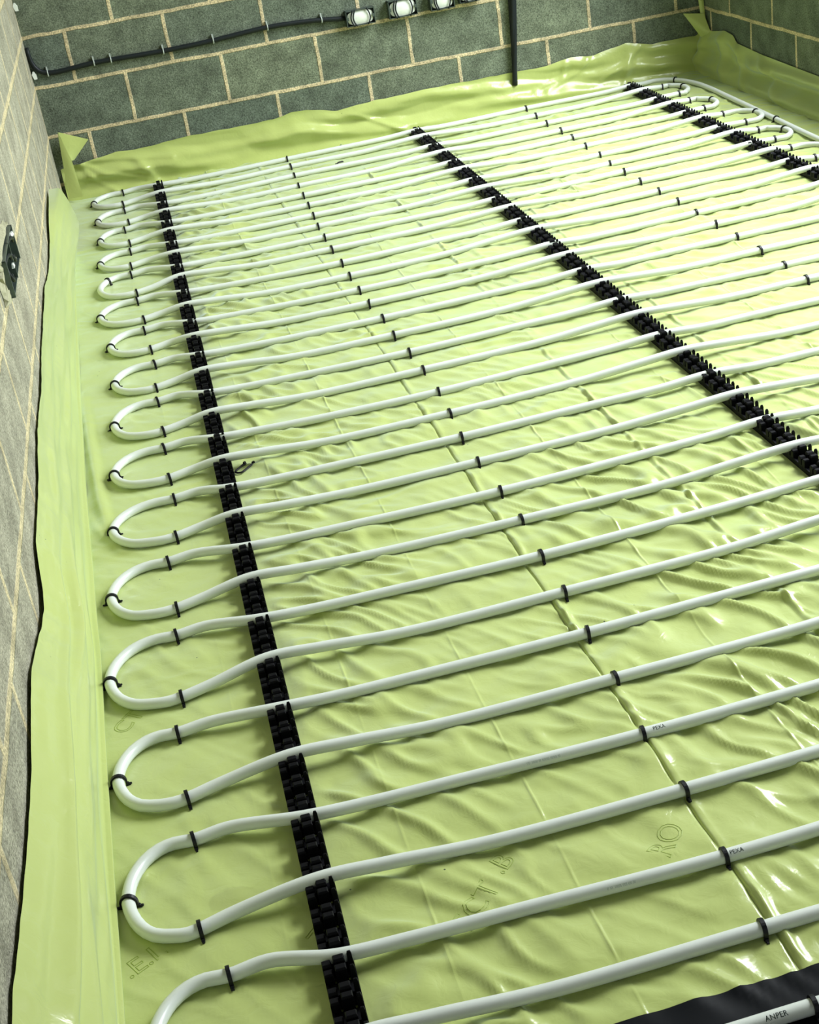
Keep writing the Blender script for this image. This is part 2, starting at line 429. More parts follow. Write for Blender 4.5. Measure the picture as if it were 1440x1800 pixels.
def sheet_h(x, y):
    """height of the crumpled sheet above the floor"""
    s = x + 0.0112 * y
    near = np.clip((1.2 - y) / 2.2, 0, 1)
    h = 0.0050 * gnoise(x / 0.12, y / 0.09, 1) + 0.0016 * gnoise(x / 0.05, y / 0.04, 2)
    # long diagonal wrinkles
    wx = x + 0.03 * gnoise(x / 0.2, y / 0.2, 3)
    wy = y + 0.03 * gnoise(x / 0.2, y / 0.2, 4)
    for (dx, dy, la, lb, amp, sd) in ((0.62, -0.78, 0.17, 0.056, 0.0085, 5), (0.50, -0.866, 0.24, 0.056, 0.0105, 6), (0.95, -0.30, 0.20, 0.070, 0.0070, 7)):
        a = wx * dx + wy * dy
        c = -wx * dy + wy * dx
        n = gnoise(a / la, c / lb, sd)
        r = np.exp(-(n / 0.23) ** 2)
        msk = np.clip(0.25 + 0.9 * gnoise(x / 0.40, y / 0.33, sd + 10), 0.05, 1)
        if sd == 5:
            g = np.exp(-((x - raxis(0, y) - 0.16) / 0.14) ** 2) * 0.9
            msk = np.clip(msk * 0.7 + g, 0, 1.1)
        if sd == 6:
            g = np.clip((x - 1.0) / 0.25, 0, 1) * np.clip((0.35 - y) / 0.7, 0, 1)
            msk = np.clip(msk * 0.6 + g * 1.0, 0, 1.3)
        if sd == 7:
            msk = msk * np.clip((y + 0.9) / 0.8, 0.1, 1)
        h = h + amp * r * msk
    # fold lines from the roll
    for c0, amp, kind in CREASES:
        q = s - c0 - 0.004 * gnoise(y / 0.5, y * 0 + c0 * 9, 21)
        lift = np.clip(0.55 + 1.1 * gnoise(y / 0.16, y * 0 + c0 * 7, 22), 0.15, 1.2)
        if kind == 1:
            h = h - amp * 0.0045 * np.exp(-(q / 0.0020) ** 2) * (0.45 + 0.55 * near)
            h = h + amp * 0.0070 * np.exp(-((q - 0.009) / 0.0065) ** 2) * lift * (0.4 + 0.8 * near)
        elif kind == 2:
            h = h - amp * 0.0025 * np.exp(-((q + 0.008) / 0.004) ** 2) * lift
            h = h + amp * 0.0048 * np.exp(-(q / 0.0055) ** 2) * lift
        else:
            h = h + amp * 0.0024 * np.exp(-(q / 0.0024) ** 2) * lift
    # sheet drawn tight under the rails
    for k in range(3):
        e = np.clip((np.abs(x - raxis(k, y)) - 0.024) / 0.03, 0, 1)
        h = h * e
    # pressed flat under the pipe runs, and eased off at the near edge
    i_ = np.clip(np.round((3.149 + 0.012 - y) / 0.14987), 0, 33)
    dy_ = y - (3.149 + 0.012 - 0.14987 * i_)
    h = h * (1 - 0.6 * np.exp(-(dy_ / 0.018) ** 2) * np.clip((x - 0.5) / 0.1, 0, 1))
    h = h * np.clip(0.4 + (y + 1.60) / 0.12, 0.4, 1)
    # smooth band along the left loops
    tight = np.clip((x - 0.30) / 0.2, 0.45, 1)
    h = h * tight
    d, t = polydist(x, y, RIDGE)
    h = h + 0.013 * np.exp(-(d / 0.014) ** 2) * np.clip(np.sin(pi * np.clip(t * 0.85 + 0.05, 0, 1)) * 1.3, 0, 1)
    d, t = polydist(x, y, RIDGE2)
    h = h + 0.006 * np.exp(-(d / 0.010) ** 2) * np.sin(pi * np.clip(t, 0, 1))
    return h

def grid_faces(nu, nv, base=0):
    i = np.arange(nu - 1)[:, None]; j = np.arange(nv - 1)[None, :]
    a = i * nv + j
    return (np.stack([a, a + nv, a + nv + 1, a + 1], -1).reshape(-1, 4) + base)

YM0 = -1.585                                  # near edge of the green sheet
xs = [np.arange(0.135, 2.985, 0.0052)]
for c0, a_, k_ in CREASES:
    xs.append(c0 + np.array([-.010, -.006, -.003, -.0015, 0, .0015, .003, .0045, .006, .008, .011, .014]))
xs = np.unique(np.round(np.concatenate(xs), 4))
ys = np.concatenate([np.arange(YM0, 0.3, 0.0048), np.arange(0.3, 3.28, 0.0075)])
S, Yg = np.meshgrid(xs, ys, indexing='ij')
wgt = np.clip((S - 0.2) / 0.1, 0, 1) * np.clip((2.9 - S) / 0.3, 0, 1)
Xg = S - 0.0112 * Yg * wgt
Zg = sheet_h(Xg, Yg)
MV = [np.stack([Xg, Yg, Zg], -1).reshape(-1, 3)]
MF = [grid_faces(len(xs), len(ys))]
nb = MV[0].shape[0]

# turned up against the left wall
EDGE = [(-1.60, .195), (-1.43, .197), (-1.35, .187), (-1.26, .178), (-1.2, .171), (-1.02, .163), (-0.99, .164), (-.745, .186), (-.70, .186), (-.648, .173), (-.56, .157), (-.50, .146), (-.43, .138), (-.37, .147), (-.30, .178), (-.25, .194), (-.03, .193), (.25, .219), (.506, .211), (.84, .220), (1.32, .225), (1.58, .194), (1.91, .20), (2.167, .237), (2.44, .240), (2.52, .18), (2.80, .06), (2.95, .015), (3.28, .01)]
BASE = [(-1.6, .150), (-.8, .149), (.1, .151), (.5, .152), (.9, .153), (1.6, .158), (2.0, .156), (2.3, .158), (2.6, .165), (2.9, .196), (3.1, .17), (3.28, .16)]
ts = np.linspace(0, 1, 44)
yl = np.append(np.arange(YM0, 2.455, 0.01), 2.46)
Tg, Yl = np.meshgrid(ts, yl, indexing='ij')
zt = piece(Yl, EDGE) + 0.003 * gnoise(Yl / 0.05, Yl * 0, 31)
xb = piece(Yl, BASE)
top = xw(Yl) + 0.005 + 0.004 * (0.5 + 0.5 * gnoise(Yl / 0.2, Yl * 0, 32)) + 0.004 * np.exp(-((Yl + .42) / .1) ** 2)
bow = 0.012 * np.clip((Yl - 1.0) / 1.0, 0, 1)
px = xb + (top - xb) * (Tg ** 1.15) + bow * np.sin(pi * Tg) * np.clip(1.2 - Tg, 0, 1)
px += 0.006 * np.exp(-((Tg - 0.03) / 0.05) ** 2)
rip = gnoise(Yl / 0.55 + Tg * 0.6, Tg * 5.5, 33) * 0.010 + gnoise(Yl / 0.30, Tg * 9, 34) * 0.004
px += rip * np.sin(pi * np.clip(Tg, 0, 1)) ** 0.7
# long lengthwise fold near the camera
near = np.clip((0.4 - Yl) / 0.8, 0, 1)
tf = 0.45 - 0.03 * Yl
TN = [0, .035, .06, .10, .15, .25, .35, .44, .50, .58, .75, .90, 1]
ON = [0, .012, .0140, .004, .001, -.001, -.002, -.004, -.006, -.010, -.025, -.050, 0]
roll = xb + np.interp(Tg, TN, ON)
roll = np.where(Tg > 0.58, xb - .010 + (top - xb + .010) * np.clip((Tg - 0.58) / 0.42, 0, 1) ** 0.95, roll) + (rip * 1.1 + 0.006 * np.exp(-((Tg - .74 - .05 * Yl) / .035) ** 2) - 0.006 * np.exp(-((Tg - .66 - .05 * Yl) / .04) ** 2)) * np.sin(pi * Tg)
px = px + (roll - px) * near
px = np.maximum(px, xw(Yl) + 0.004)
pz = zt * Tg ** 1.05 + 0.008 * np.exp(-((Tg - 0.05) / 0.04) ** 2)
# the loose end near the back corner bellies out into the room
TB = [0, .12, .27, .42, .6, .8, .9, 1]
bx = np.interp(Tg, TB, [.165, .188, .212, .207, .195, .181, .172, .138])
bz = np.interp(Tg, TB, [0, .05, .105, .137, .19, .232, .241, .243])
wb = np.clip((Yl - 1.75) / 0.70, 0, 1); wb = wb * wb * (3 - 2 * wb)
px = px + (bx - px) * wb
pz = pz + (bz - pz) * wb
MV.append(np.stack([px, Yl, np.maximum(pz, 0.0)], -1).reshape(-1, 3))
MF.append(grid_faces(len(ts), len(yl), nb)); nb += px.size

# turned up against the back wall
EDGEB = [(0.16, .13), (.24, .142), (.333, .148), (.40, .156), (.476, .150), (.706, .161), (1.062, .157), (1.145, .171), (1.211, .170), (1.337, .141), (1.505, .153), (1.807, .155), (2.104, .151), (2.266, .151), (2.379, .166), (2.481, .154), (2.632, .179), (2.743, .153), (2.875, .153), (2.957, .150), (2.985, .19)]
tb = np.linspace(0, 1, 30)
xb_ = np.arange(0.16, 2.985, 0.01)
Tb, Xb = np.meshgrid(tb, xb_, indexing='ij')
ztb = piece(Xb, EDGEB) + 0.003 * gnoise(Xb / 0.06, Xb * 0, 41)
yb0 = 3.250 + 0.012 * gnoise(Xb / 0.5, Xb * 0, 42)
py = yb0 + (YB - 0.006 - yb0) * Tb ** 0.8
py += (gnoise(Xb / 0.36 + Tb * 1.2, Tb * 2.6, 43) * 0.030 + gnoise(Xb / 0.10 + Tb * 1.0, Tb * 4, 44) * 0.006) * np.sin(pi * Tb) ** 0.8
# pull folds down to the ends of the first two rails
for x0, sl in ((0.54, -0.09), (1.63, -0.30), (2.60, 0.05)):
    py -= 0.014 * np.exp(-((Xb - x0 - sl * Tb) / 0.020) ** 2) * np.sin(pi * np.clip(Tb + 0.1, 0, 1))
pz = ztb * Tb
for P_, am in (([(.235, .145), (.33, .085), (.50, .03)], .010), ([(.24, .135), (.29, .06), (.36, .01)], .009), ([(.245, .15), (.42, .125), (.62, .10)], .007), ([(2.70, .16), (2.62, .10), (2.50, .05)], .008), ([(2.45, .15), (2.40, .10), (2.25, .05)], .008), ([(2.35, .15), (2.33, .09), (2.2, .06)], .006)):
    d_, t_ = polydist(Xb, pz, P_)
    py -= am * np.exp(-(d_ / 0.010) ** 2)
py = np.minimum(py, YB - 0.004)
MV.append(np.stack([Xb, py, np.maximum(pz, 0.0)], -1).reshape(-1, 3))
MF.append(grid_faces(len(tb), len(xb_), nb)); nb += Xb.size

# turned up against the right wall
EDGER = [(-1.6, .06), (1.9, .08), (2.12, .125), (2.232, .133), (2.477, .139), (2.7, .145), (2.934, .159), (2.969, .186), (3.055, .195), (3.12, .185), (3.189, .176), (3.28, .20)]
yr = np.arange(YM0, 3.283, 0.012)
Tr, Yr = np.meshgrid(tb, yr, indexing='ij')
ztr = piece(Yr, EDGER)
x0r = 2.925 - 0.02 * np.clip((2.6 - Yr), 0, 1) + 0.01 * gnoise(Yr / 0.4, Yr * 0, 51)
pxr = x0r + (XR - 0.006 - x0r) * Tr ** 0.85 + (gnoise(Yr / 0.45 + Tr * .8, Tr * 3.0, 52) * 0.040 + gnoise(Yr / 0.14 + Tr, Tr * 3.5, 53) * 0.012) * np.sin(pi * Tr)
for y0_, sl_ in ((3.22, -.05), (3.08, .10), (2.93, .16), (2.72, .30)):
    pxr -= 0.016 * np.exp(-((Yr - y0_ + sl_ * (1 - Tr)) / 0.030) ** 2) * np.sin(pi * np.clip(Tr, 0, 1)) ** 0.6
pxr = np.minimum(pxr, XR - 0.004)
MV.append(np.stack([pxr, Yr, np.maximum(ztr * Tr, 0.0)], -1).reshape(-1, 3))
MF.append(grid_faces(len(tb), len(yr), nb)); nb += Tr.size

membrane = newmesh('floor_membrane', np.concatenate(MV), np.concatenate(MF), M['membrane'], smooth=True)
tag(membrane, 'crinkled green polythene sheet covering the floor and turned up the walls', 'plastic sheet')

def sheet(name, P, parent, thick=0.0008, sub=8, bulge=0.0, nrm=(0, -1, 0)):
    """a loose quad of the sheet, P = four corners in order"""
    P = [np.array(p, float) for p in P]
    V, F = [], []
    n = sub + 1
    for side in (0, 1):
        for i in range(n):
            for j in range(n):
                s, t = i / sub, j / sub
                p = P[0] * (1 - s) * (1 - t) + P[1] * s * (1 - t) + P[2] * s * t + P[3] * (1 - s) * t
                p = p + np.array(nrm) * (bulge * sin(pi * s) * sin(pi * t) + side * thick)
                V.append(tuple(p))
    for i in range(sub):
        for j in range(sub):
            a = i * n + j
            F.append((a, a + n, a + n + 1, a + 1))
            o = n * n
            F.append((o + a, o + a + 1, o + a + n + 1, o + a + n))
    return newmesh(name, V, F, M['membrane'], parent, smooth=True)

sheet('corner_flap', [(0.188, 3.255, 0.285), (0.215, 3.235, 0.165), (0.222, 3.22, 0.02), (0.165, 3.225, 0.02)], membrane, bulge=0.006, nrm=(0.75, -0.6, 0))
sheet('corner_flap', [(0.190, 3.262, 0.283), (0.300, 3.285, 0.228), (0.224, 3.272, 0.160), (0.212, 3.245, 0.165)], membrane, bulge=0.004)
sheet('corner_flap', [(2.895, 3.275, 0.255), (2.975, 3.24, 0.245), (2.985, 3.19, 0.160), (2.955, 3.235, 0.150)], membrane, bulge=0.010, nrm=(-.5, -.8, 0))
sheet('corner_flap', [(2.960, 3.265, 0.330), (2.984, 3.262, 0.330), (2.984, 3.245, 0.225), (2.966, 3.25, 0.225)], membrane, bulge=0.005)

# black sheet overlapping it at the near end
xs2 = np.arange(0.135, 2.96, 0.0085)
ys2 = np.concatenate([np.arange(-2.9, -1.9, 0.012), np.arange(-1.9, -1.566, 0.007)])
X2, Y2 = np.meshgrid(xs2, ys2, indexing='ij')
wgt2 = np.clip((X2 - 0.2) / 0.1, 0, 1) * np.clip((2.9 - X2) / 0.3, 0, 1)
X2 = np.maximum(X2, xw(Y2) + 0.01)
clear = np.min([np.clip((np.abs(X2 - raxis(k, Y2)) - 0.026) / 0.03, 0, 1) for k in range(3)], axis=0)
Z2 = sheet_h(X2, Y2) * 0.8 + 0.0012 * clear
Z2 = np.where(Y2 > -1.605, sheet_h(X2, Y2) + 0.0012 * clear, Z2) - 0.0004 * (1 - clear)
dpm = newmesh('black_membrane', np.stack([X2, Y2, Z2], -1).reshape(-1, 3), grid_faces(len(xs2), len(ys2)), M['dpm'], smooth=True)
tag(dpm, 'black polythene sheet overlapping the green sheet at the near edge', 'plastic sheet')

# ------------------------------------------------------------------ heating pipe
PR = 0.0100
ZF = 0.0120
ZRAIL = (0.0205, 0.0285)                       # runs alternately pushed down into the clips and riding high
NP = 34
def ypipe(i): return 3.149 - 0.14987 * i
def at_rail(k, i):
    T = (RAIL_A, RAIL_B, RAIL_C)[k]
    if i < len(T): return (raxis(k, T[i][1]), T[i][1])
    y = ypipe(i)
    return (raxis(k, y), y)
rr = np.random.default_rng(5)
def run(i):
    """one straight run from left to right, between the loop legs"""
    yA, yB, yC = at_rail(0, i), at_rail(1, i), at_rail(2, i)
    if i < len(MID_ROW): md = MID_ROW[i]
    else: md = (0.98, ypipe(i) + 0.005)
    if i < len(RIGHT_ROW): rt = RIGHT_ROW[i]
    else: rt = (2.108, ypipe(i) - 0.002)
    j = lambda: rr.normal() * 0.0015
    ZR = ZRAIL[i % 2]
    pts = [(yA[0], yA[1], ZR),
           (yA[0] + .10, yA[1] * .85 + md[1] * .15 + j(), ZR - .005),
           (yA[0] + .25, yA[1] * .5 + md[1] * .5 + j(), ZF + .001),
           (md[0], md[1], ZF),
           (md[0] + .33, md[1] * .5 + yB[1] * .5 + j(), ZF + .001),
           (yB[0] - .12, md[1] * .15 + yB[1] * .85 + j(), ZR - .006),
           (yB[0], yB[1], ZR),
           (yB[0] + .12, rt[1] * .15 + yB[1] * .85 + j(), ZR - .006),
           (yB[0] + .26, rt[1] * .5 + yB[1] * .5 + j(), ZF + .001),
           (rt[0], rt[1], ZF),
           (rt[0] + .24, rt[1] * .5 + yC[1] * .5 + j(), ZF + .001),
           (yC[0] - .10, rt[1] * .15 + yC[1] * .85 + j(), ZR - .006),
           (yC[0], yC[1], ZR)]
    return pts
def left_leg(i):
    return LEFT_ROW[i] if i < len(LEFT_ROW) else (0.335, ypipe(i) + (0.028 if i % 2 == 0 else -0.02))
def left_tip(k):
    return LEFT_TIP[k] if k < len(LEFT_TIP) else (0.185, ypipe(2 * k) - 0.062)
def left_loop(i):
    """legs i (upper) and i+1 (lower): points from upper rail round to lower rail"""
    u, l, t = left_leg(i), left_leg(i + 1), left_tip(i // 2)
    tx = t[0] + 0.008
    ty = (u[1] + l[1]) / 2
    hh = (u[1] - l[1]) / 2
    S = [(.055, .985), (.030, .80), (.011, .50), (.002, .20), (.000, -.05), (.004, -.32), (.015, -.62), (.034, -.86), (.062, -.985)]
    k = (u[0] - tx) / 0.111
    pts = [(u[0] + .055, u[1] + .003, ZF + .003), (u[0], u[1], ZF), (tx + (u[0] - tx) * .72, ty + hh * 1.04, ZF)]
    for dx, v in S:
        kk = min(k, 1.5)
        pts.append((tx + dx * kk, ty + v * hh, ZF))
    k2 = (l[0] - tx)
    pts += [(tx + k2 * .80, ty - hh * 1.03, ZF), (l[0], l[1], ZF), (l[0] + .055, l[1] + .012, ZF + .003)]
    return pts
def right_leg(i):
    if 1 <= i <= len(RIGHT_LEG): return RIGHT_LEG[i - 1]
    return (2.672, ypipe(i) + (0.014 if i % 2 else -0.005))
def right_loop(i):
    u, l = right_leg(i), right_leg(i + 1)
    k = (i - 1) // 2
    tx = (RIGHT_TIP[k][0] if k < len(RIGHT_TIP) else 2.775) - 0.008
    ty = (u[1] + l[1]) / 2
    hh = (u[1] - l[1]) / 2
    pts = [(u[0], u[1], ZF), (tx - (tx - u[0]) * .55, ty + hh * 1.02, ZF)]
    for dx, v in ((.036, .90), (.016, .66), (.004, .33), (0, 0), (.004, -.33), (.016, -.66), (.036, -.90)):
        pts.append((tx - dx, ty + v * hh, ZF))
    pts += [(tx - (tx - l[0]) * .55, ty - hh * 1.02, ZF), (l[0], l[1], ZF)]
    return pts

path = [(2.70, -2.85, ZF), (2.74, -1.6, ZF), (2.765, 0.0, ZF), (2.775, 1.2, ZF)]
for x, y in [(2.786, 1.841), (2.803, 2.209), (2.812, 2.398), (2.824, 2.683), (2.832, 2.90), (2.826, 3.02), (2.803, 3.115), (2.765, 3.180), (2.715, 3.208), (2.66, 3.200)]:
    path.append((x, y, ZF))
LAST = NP - 1
for i in range(0, NP, 2):
    path += run(i)[::-1]
    path += left_loop(i)
    path += run(i + 1)
    if i + 2 < NP:
        path += right_loop(i + 1)
path += [(2.68, ypipe(LAST) - .01, ZF), (2.72, ypipe(LAST) - .06, ZF), (2.70, -2.3, ZF), (2.64, -2.85, ZF)]
b = MB()
b.tube(catmull(path, 0.011), PR, 14)
pipe = b.build('heating_pipe', M['pipe'], smooth=True)
tag(pipe, 'long white plastic heating pipe laid in looping rows over the green sheet', 'pipe')

def text_mesh(body, size, outline=None):
    cu = bpy.data.curves.new('lettering', 'FONT')
    cu.body = body
    cu.size = size
    cu.align_x = 'LEFT'
    cu.resolution_u = 3
    if outline:
        cu.fill_mode = 'NONE'
        cu.bevel_depth = outline
        cu.bevel_resolution = 0
    o = bpy.data.objects.new('lettering', cu)
    col.objects.link(o)
    dg = bpy.context.evaluated_depsgraph_get()
    me = bpy.data.meshes.new_from_object(o.evaluated_get(dg))
    V = [tuple(v.co) for v in me.vertices]
    F = [tuple(p.vertices) for p in me.polygons]
    bpy.data.objects.remove(o)
    bpy.data.curves.remove(cu)
    bpy.data.meshes.remove(me)
    return V, F

def pipe_text(body, x0, i, size, mat_, ang0, label=None):
    """lettering wrapped round the pipe; it reads along +X"""
    V, F = text_mesh(body, size)
    md, A, B = MID_ROW[i] if i < len(MID_ROW) else (0.98, ypipe(i)), at_rail(0, i), at_rail(1, i)
    out = []
    for x, y, z in V:
        X = x0 + x
        if X < md[0]:
            t = np.clip((X - A[0]) / (md[0] - A[0]), 0, 1)
            yc = A[1] + (md[1] - A[1]) * min(1, t * 1.35)
        else:
            t = np.clip((X - md[0]) / (B[0] - md[0]), 0, 1)
            yc = md[1] + (B[1] - md[1]) * t
        a = ang0 + y / PR
        R_ = PR + 0.0004
        out.append((X, yc - R_ * cos(a), ZF + 0.0002 + R_ * sin(a)))
    o = newmesh('printed_marking', out, F, mat_, pipe)
    if label: o['label'] = label
    return o
pipe_text('PEXA', 1.006, 28, 0.0085, M['ink'], 0.75, 'black printed letters on the pipe')
pipe_text('PEXA', 0.998, 30, 0.0085, M['ink'], 0.75, 'black printed letters on the pipe')
pipe_text('ANPER', 0.917, 32, 0.0095, M['ink'], 0.72, 'black printed letters on the pipe')
for i, xa, s in ((28, 0.80, 'IIIl  IlIIlIl IIl IlIIlIIll IlIIlIlI IlI'), (30, 0.82, 'Il IlI  IIIlIlI IlIIl IlIl IIl')):
    pipe_text(s, xa, i, 0.0055, M['ink_faint'], 0.62, 'faint row of tiny printed marks on the pipe')

# lettering printed on the green sheet
def sheet_text(body, x, y, size, ang):
    V, F = text_mesh(body, size, 0.0007)
    V = np.array(V)
    c, s = cos(ang), sin(ang)
    X = x + V[:, 0] * c - V[:, 1] * s
    Y = y + V[:, 0] * s + V[:, 1] * c
    Z = sheet_h(X, Y) + 0.0003 + V[:, 2] * 0.4
    newmesh('printed_lettering', [tuple(p) for p in np.stack([X, Y, Z], -1)], F, M['print'], membrane)
sheet_text('ECT', 0.628, -1.352, 0.050, 0.78)
sheet_text('.B', 0.700, -1.262, 0.046, 0.70)
sheet_text('RO', 0.925, -1.325, 0.050, 0.85)
sheet_text('.E.L', 0.170, -1.262, 0.044, 0.50)
sheet_text('CT', 0.192, -0.680, 0.048, 0.85)
sheet_text('T', 0.435, -1.300, 0.048, 0.8)

# ------------------------------------------------------------------ clip rails
def prong_mesh():
    b = MB()
    for s in (-1, 1):
        b.frustum(0.0170, s * 0.0125, 0.004, 0.0285, 0.0040, 0.0024, 0.0032, 0.0020)
        b.frustum(0.0170, s * 0.0125, 0.0285, 0.0345, 0.0034, 0.0027, 0.0020, 0.0011)
        for x, zt_, ax in ((-0.0150, 0.0280, 0.0062), (0.0020, 0.0335, 0.0078)):
            y = s * 0.0168
            b.frustum(x, y, 0.004, zt_ - 0.003, ax, 0.0060, ax, 0.0058)
            b.frustum(x, y, zt_ - 0.003, zt_, ax, 0.0060, ax * 0.8, 0.0040, dy=-s * 0.0006)
    # saddle the pipe sits in
    b.box(-0.020, 0.020, -0.0095, 0.0095, 0.004, 0.0100)
    me = bpy.data.meshes.new('pipe_clip')
    me.from_pydata(b.v, [], b.f)
    me.materials.append(M['black'])
    return me
PRONG = prong_mesh()
def rail(k, i0y, x0, ang, length, label):
    root = empty('pipe_clip_rail', (x0, i0y, 0), ang)
    tag(root, label, 'pipe rail')
    b = MB()
    W = 0.0215
    top = 0.045
    b.box(-W, -0.0125, -length, top, 0.0005, 0.0042)
    b.box(0.0125, W, -length, top, 0.0005, 0.0042)
    b.box(-0.0065, 0.0065, -length, top, 0.0005, 0.0042)
    for j in range(-1, int(length / 0.05)):  # bridges that leave a pair of small holes every 50 mm
        for sx in (-1, 1):
            b.box(min(sx * 0.0065, sx * 0.0125), max(sx * 0.0065, sx * 0.0125), -0.071 - 0.05 * j, -0.029 - 0.05 * j, 0.0005, 0.0042)
    b.box(-W, -W + 0.0035, -length, top, 0.004, 0.012)
    b.box(W - 0.0035, W, -length, top, 0.004, 0.012)
    b.frustum(0, top + 0.004, 0.0005, 0.010, W * 0.9, 0.006, W * 0.8, 0.004)
    n = int(length / 0.05)
    for j in range(n):                       # raised ladder rungs between pockets
        y = -0.025 - 0.05 * j
        b.box(-0.006, 0.006, y - 0.0015, y + 0.0015, 0.004, 0.0085)
    b.build('rail_base', M['black'], root)
    for j in range(min(n + 1, 100)):
        o = bpy.data.objects.new('pipe_clip', PRONG)
        o.parent = root
        o.location = (0, -0.05 * j * 0.99913, 0)
        col.objects.link(o)
    return root
rail(0, 3.149, 0.531, -math.atan(0.00283 / 0.15), 4.93, 'left black plastic pipe rail, the longest one running down to the near edge')
rail(1, 3.160, 1.630, 0.0, 4.92, 'middle black plastic pipe rail running diagonally through the photo centre')
rail(2, 3.172, 2.595, -math.atan(0.0013 / 0.15), 4.93, 'right black plastic pipe rail at the far right of the floor')

# ------------------------------------------------------------------ pipe staples
def staple_mesh():
    b = MB()
    n = 12
    w, r0, r1 = 0.0029, 0.0103, 0.0136
    prof = []
    for k in range(n + 1):
        a = pi * k / n
        prof.append((cos(a), sin(a)))
    V, F = [], []
    pts_o = [(r1, -0.0115)] + [(c * r1, s * r1) for c, s in prof] + [(-r1, -0.0115)]
    pts_i = [(r0, -0.0115)] + [(c * r0, s * r0) for c, s in prof] + [(-r0, -0.0115)]
    N = len(pts_o)
    for x in (-w, w):
        for q in (pts_o, pts_i):
            for y, z in q: V.append((x, y, z + ZF))
    o0, i0, o1, i1 = 0, N, 2 * N, 3 * N
    for k in range(N - 1):
        F.append((o0 + k, o0 + k + 1, o1 + k + 1, o1 + k))
        F.append((i0 + k + 1, i0 + k, i1 + k, i1 + k + 1))
        F.append((o0 + k + 1, o0 + k, i0 + k, i0 + k + 1))
        F.append((o1 + k, o1 + k + 1, i1 + k + 1, i1 + k))
    b.add(V, F)
    for s in (-1, 1):                        # barbed ears at the feet
        b.frustum(0, s * 0.0150, 0.0008, 0.0070, 0.0026, 0.0034, 0.0020, 0.0012, dy=-s * 0.0012)
        b.frustum(0, s * 0.0180, 0.0030, 0.0052, 0.0018, 0.0022, 0.0014, 0.0016)
    me = bpy.data.meshes.new('pipe_staple')
    me.from_pydata(b.v, [], b.f)
    me.materials.append(M['staple'])
    return me
STAPLE = staple_mesh()
ORD = ['first', 'second', 'third', 'fourth', 'fifth', 'sixth', 'seventh', 'eighth', 'ninth', 'tenth', 'eleventh', 'twelfth', 'thirteenth', 'fourteenth', 'fifteenth', 'sixteenth', 'seventeenth', 'eighteenth', 'nineteenth', 'twentieth']
ORD += ['twenty-' + o for o in ORD[:9]] + ['thirtieth'] + ['thirty-' + o for o in ORD[:5]]
def staple(x, y, ang, label, group, z=0.0, tilt=0.0):
    o = bpy.data.objects.new('pipe_staple', STAPLE)
    o.location = (x, y, z)
    o.rotation_euler = (0, 0, ang)
    col.objects.link(o)
    tag(o, label, 'pipe staple', group)
    return o
for i, (x, y) in enumerate(MID_ROW):
    staple(x, y, rr.normal() * 0.08, 'black staple on the %s pipe run from back wall, between left and middle rails' % ORD[i], 'staples between the left and middle rails')
for i, (x, y) in enumerate(RIGHT_ROW):
    staple(x, y, rr.normal() * 0.08, 'black staple on the %s pipe run from back wall, between middle and right rails' % ORD[i], 'staples between the middle and right rails')
for i, (x, y) in enumerate(LEFT_ROW):
    staple(x, y, (0.10 if i % 2 == 0 else 0.10) + rr.normal() * 0.05, 'black staple on the %s pipe run from back wall, left of the left rail' % ORD[i], 'staples on the legs of the left loops')
for k, (x, y) in enumerate(LEFT_TIP):
    u, l = left_leg(2 * k), left_leg(2 * k + 1)
    ty, hh = (u[1] + l[1]) / 2, (u[1] - l[1]) / 2
    if k == 4:
        X, Y, a = x + 0.036, ty + hh * 0.78, 0.75
    else:
        X, Y, a = x + 0.0085, ty - hh * 0.02, pi / 2 + rr.normal() * 0.08
    staple(X, Y, a, 'black staple at the tip of the %s left pipe loop from the back wall' % ORD[k], 'staples at the tips of the left loops')
for i, (x, y) in enumerate(RIGHT_LEG):
    staple(x, y, rr.normal() * 0.08, 'black staple on the %s pipe run from back wall, right of the right rail' % ORD[i + 1], 'staples on the legs of the right loops')
for k, (x, y) in enumerate(RIGHT_TIP):
    u, l = right_leg(2 * k + 1), right_leg(2 * k + 2)
    staple(x - 0.012, (u[1] + l[1]) / 2 + 0.02, pi / 2 - 0.2, 'black staple at the tip of the %s right pipe loop from the back wall' % ORD[k], 'staples at the tips of the right loops')
staple(2.790, 3.147, 2.15, 'black staple on the return pipe where it bends at the back right corner', 'staples on the return pipe')
staple(2.803, 2.209, pi / 2, 'black staple on the straight return pipe along the right wall', 'staples on the return pipe')

# loose staple lying on the sheet
b = MB()
z0 = 0.0045
pts = []
for s in np.linspace(0, 1, 8): pts.append((0.038 - 0.038 * s, 0.0105, z0))
for k in range(1, 10):
    a = pi / 2 + pi * k / 10
    pts.append((cos(a) * 0.0105, sin(a) * 0.0105, z0))
for s in np.linspace(0, 1, 8): pts.append((0.044 * s, -0.0105, z0))
b.tube(pts, 0.0024, 8)
b.frustum(0.036, 0.0105, 0.001, 0.009, 0.004, 0.0038, 0.003, 0.002)
b.frustum(0.042, -0.0105, 0.001, 0.009, 0.004, 0.0038, 0.003, 0.002)
o = b.build('loose_staple', M['staple'], loc=(0.512, 0.262, float(sheet_h(np.array([0.52]), np.array([0.265]))[0])), rotz=0.86)
tag(o, 'loose black U-shaped staple lying on the green sheet beside the left rail', 'pipe staple')
b = MB()
b.frustum(0, 0, 0, 0.006, 0.016, 0.005, 0.010, 0.003)
b.frustum(-0.020, -0.006, 0, 0.004, 0.008, 0.004, 0.005, 0.002)
o = b.build('plastic_scrap', M['staple'], loc=(1.264, 2.965, 0.001), rotz=0.25)
tag(o, 'small black scrap on the sheet between the second and third pipe runs', 'scrap')

